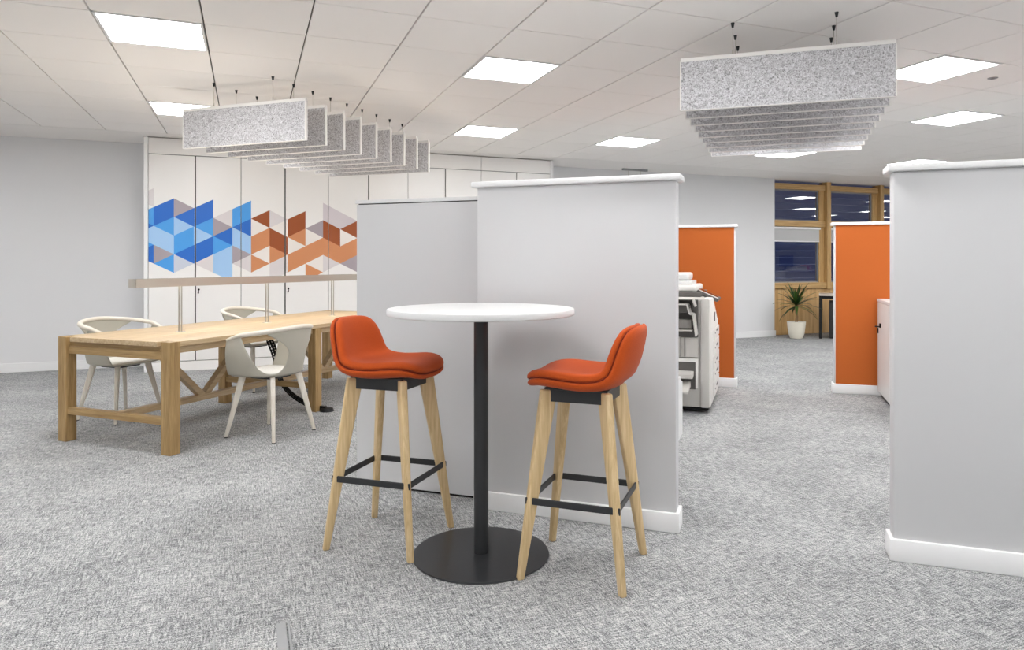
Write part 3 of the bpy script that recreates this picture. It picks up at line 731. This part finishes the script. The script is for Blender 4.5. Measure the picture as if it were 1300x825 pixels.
# ------------------------------------------------------------------ bar stools (x = forward)
def make_stool():
    o = thing('bar_stool', 'x', 'stool')
    # side profile of the shell mid-surface, arc-length parametrised
    prof = [(.213, .770), (.175, .781), (.10, .779), (.03, .772), (-.04, .769), (-.095, .774), (-.140, .788), (-.172, .816), (-.193, .86), (-.207, .912), (-.219, .966), (-.228, 1.004)]
    pv = [Vector((x, 0, z)) for x, z in prof]; fp = []
    for k in range(len(pv)-1):
        q4 = [pv[max(k-1, 0)], pv[k], pv[k+1], pv[min(k+2, len(pv)-1)]]
        for j in range(6): fp.append(cr(q4, j/6))
    fp.append(pv[-1]); al = [0]
    for a, b_ in zip(fp, fp[1:]): al.append(al[-1]+(b_-a).length)
    TOT = al[-1]
    def at(s):
        s = max(0, min(TOT, s))
        for k in range(len(al)-1):
            if s <= al[k+1]+1e-9:
                f = (s-al[k])/(al[k+1]-al[k]); p = fp[k].lerp(fp[k+1], f)
                t_ = (fp[min(k+2, len(fp)-1)]-fp[max(k-1, 0)]).normalized(); return p, Vector((-t_.z, 0, t_.x))*-1 if False else Vector((t_.z, 0, -t_.x))
    def P3(a, b_, off):
        """a,b in [-1,1] square-ish: a along profile (-1 front .. 1 top), b across"""
        s = (a+1)/2*TOT; p, nrm = at(s)
        back = max(0, min(1, (s-.34)/.12)); hw = .208-.016*back
        hw *= (1-.02*abs(a))
        y = b_*hw
        lift = .022*abs(b_)**2.2*(1-.3*back) if True else 0      # edges curl towards the sitter
        curl = .02*back*abs(b_)**2
        front = max(0, (-.72-a)/.28); p = p+Vector((0, 0, -.012*front*front))
        return p+Vector((0, y, 0))+nrm*(off+lift+curl)
    def superpt(r, th, n=4.2):
        c, s = math.cos(th), math.sin(th); k = (abs(c)**n+abs(s)**n)**(-1/n)
        return r*c*k, r*s*k
    rs = [0, .2, .4, .6, .75, .86, .93, .97, .99, 1.0]; NT = 64
    def cushion(name, sign, T, base, mat, shrink, parent):
        mb = MB(); top, bot = [], []
        for r in rs:
            tt = T*(max(0, 1-r**14))**.5 if r < 1 else 0
            row_t, row_b = [], []
            for k in range(NT if r > 0 else 1):
                a, b_ = superpt(r*shrink, 2*math.pi*k/NT)
                row_t.append(mb.bm.verts.new(P3(a, b_, base+sign*(T*.3+tt*.7)))); row_b.append(mb.bm.verts.new(P3(a, b_, base+sign*(T*.3-tt*.3))) if r < 1 else row_t[-1])
            top.append(row_t); bot.append(row_b)
        for L3 in (top, bot):
            for A, B_ in zip(L3, L3[1:]):
                for k in range(NT):
                    j = (k+1) % NT
                    try:
                        if len(A) == 1: mb.bm.faces.new((A[0], B_[k], B_[j]))
                        else: mb.bm.faces.new((A[k], B_[k], B_[j], A[j]))
                    except ValueError: pass
        bmesh.ops.recalc_face_normals(mb.bm, faces=mb.bm.faces[:])
        return mb.build(name, mat, parent, smooth=True, angle=80)
    sh = cushion('seat_shell', -1, .034, .000, stool_fab, 1.0, o)
    cu = cushion('seat_cushion', 1, .040, -.003, stool_fab, .985, o)
    seam = MB(); ps = []
    for k in range(97):
        a, b_ = superpt(.972, 2*math.pi*k/96); ps.append(P3(a, b_, -.001))
    seam.tube(ps, .0022, 6).build('piping', fabric('dark_orange_seam', (118, 36, 10), (136, 44, 14), 500), cu, smooth=True)
    # bracket under the seat: four plates between the leg heads
    for sx, sy, lx, ly in ((1, 0, .004, .25), (-1, 0, .004, .25), (0, 1, .25, .004), (0, -1, .25, .004)):
        MB().box(sx*.124-lx/2, sx*.124+lx/2, sy*.124-ly/2, sy*.124+ly/2, .694, .748, .0015).build('bracket_plate', black_metal, o)
    MB().box(-.13, .13, -.13, .13, .742, .750, .002).build('seat_plate', black_metal, o)
    for sx in (-1, 1):
        for sy in (-1, 1):
            MB().beam((sx*.115, sy*.115, .742), (sx*.205, sy*.205, 0), (sx, sy, 0), .070, .032, .028, .027, .006, level=True).build('leg', ash, o, smooth=True, angle=50)
    f = (.742-.305)/.742; r_ = .115+(.205-.115)*f; e = r_+.012
    for sy in (-1, 1):
        MB().beam((-e-.012, sy*e, .305), (e+.012, sy*e, .305), (0, 0, 1), .028, .008, .028, .008, .0035).build('foot_rail', black_metal, o)
    for sx in (-1, 1):
        MB().beam((sx*e, -e+.004, .305), (sx*e, e-.004, .305), (0, 0, 1), .028, .008, .028, .008, .0035).build('foot_rail', black_metal, o)
    return o
st = make_stool()
for k, (x, y, a, lab) in enumerate(((-.600, 3.177, math.radians(-18.4), 'orange upholstered bar stool on ash legs, by the oak table side of the bar table'),
                                    (.252, 2.883, math.radians(180-20.5), 'orange upholstered bar stool on ash legs, on the aisle side of the bar table'))):
    o = st if k == 0 else copy_tree(st)
    o.location = (x, y, 0); o.rotation_euler = (0, 0, a); o['label'] = lab; o['group'] = 'orange bar stools'

# ------------------------------------------------------------------ acoustic baffles
RAILTOP = CAM_H+1.275
def make_baffle():
    o = thing('acoustic_baffle', 'x', 'baffle'); L2, Hh, th = .6, .30, .012
    MB().box(-L2+.003, L2-.003, -th, th, -Hh-.022, -.02).build('felt_panel', felt_mat, o)
    MB().box(-L2, L2, -th-.002, th+.002, -.024, 0, .002).build('top_rail', felt_edge, o)
    for sx in (-1, 1): MB().box(sx*L2-.004, sx*L2+.004, -th-.001, th+.001, -Hh-.023, -.02).build('edge_band', felt_edge, o)
    MB().box(-L2, L2, -th-.0006, th+.0006, -Hh-.026, -Hh-.0225).build('edge_band', felt_edge, o)
    for x in (-.29, .29):
        c_ = MB().tube([(x, 0, -.002), (x, 0, CEIL-RAILTOP)], .0016, 6).build('cable', steel, o)
        MB().lathe([(0, -.03), (.006, -.028), (.011, -.002), (.012, 0), (0, 0)], 12, (x, 0)).build('ceiling_fixing', black_metal, c_, smooth=True).location = (0, 0, CEIL-RAILTOP)
        MB().lathe([(0, .03), (.004, .028), (.005, 0)], 10, (x, 0)).build('cable_clamp', steel, c_, smooth=True)
    return o
bf = make_baffle(); ordn = ['first', 'second', 'third', 'fourth', 'fifth', 'sixth', 'seventh', 'eighth', 'last']; first = True
for (cx_, cy_, a, lab, grp) in ((-2.231, 5.571, -19.5, 'grey felt ceiling baffle over the oak table, %s of nine counted towards the cupboards', 'felt baffles over the oak table'),
                                (1.551, 4.165, -18.3, 'grey felt ceiling baffle over the aisle, %s of nine counted towards the windows', 'felt baffles over the aisle')):
    a = math.radians(a); n_ = rot(math.radians(-20.5), 0, 1)
    for k in range(9):
        o = bf if first else copy_tree(bf); first = False
        o.location = (cx_+n_[0]*.247*k, cy_+n_[1]*.247*k, RAILTOP); o.rotation_euler = (0, 0, a); o['label'] = lab % ordn[k]; o['group'] = grp

# ------------------------------------------------------------------ floor box in the carpet
p = G(*[a for a in (0, 0)])
FB = thing('floor_box', 'grey framed floor socket box set in the carpet', 'floor box', (-.94, 2.376, 0), TH)
MB().box(.095, .128, -.30, .0, .0005, .006, .002).build('hinge_strip', grey_plastic, FB)
MB().box(.132, .140, -.30, .004, .0005, .008, .002).build('frame', grey_plastic, FB)
MB().box(-.100, -.094, -.30, .0, .0005, .006, .002).build('frame', grey_plastic, FB)
MB().box(-.100, .140, -.306, -.300, .0005, .006, .002).build('frame', grey_plastic, FB)
MB().box(-.094, .095, -.30, .0, .0005, .0035).build('lid', carpet_mat, FB)
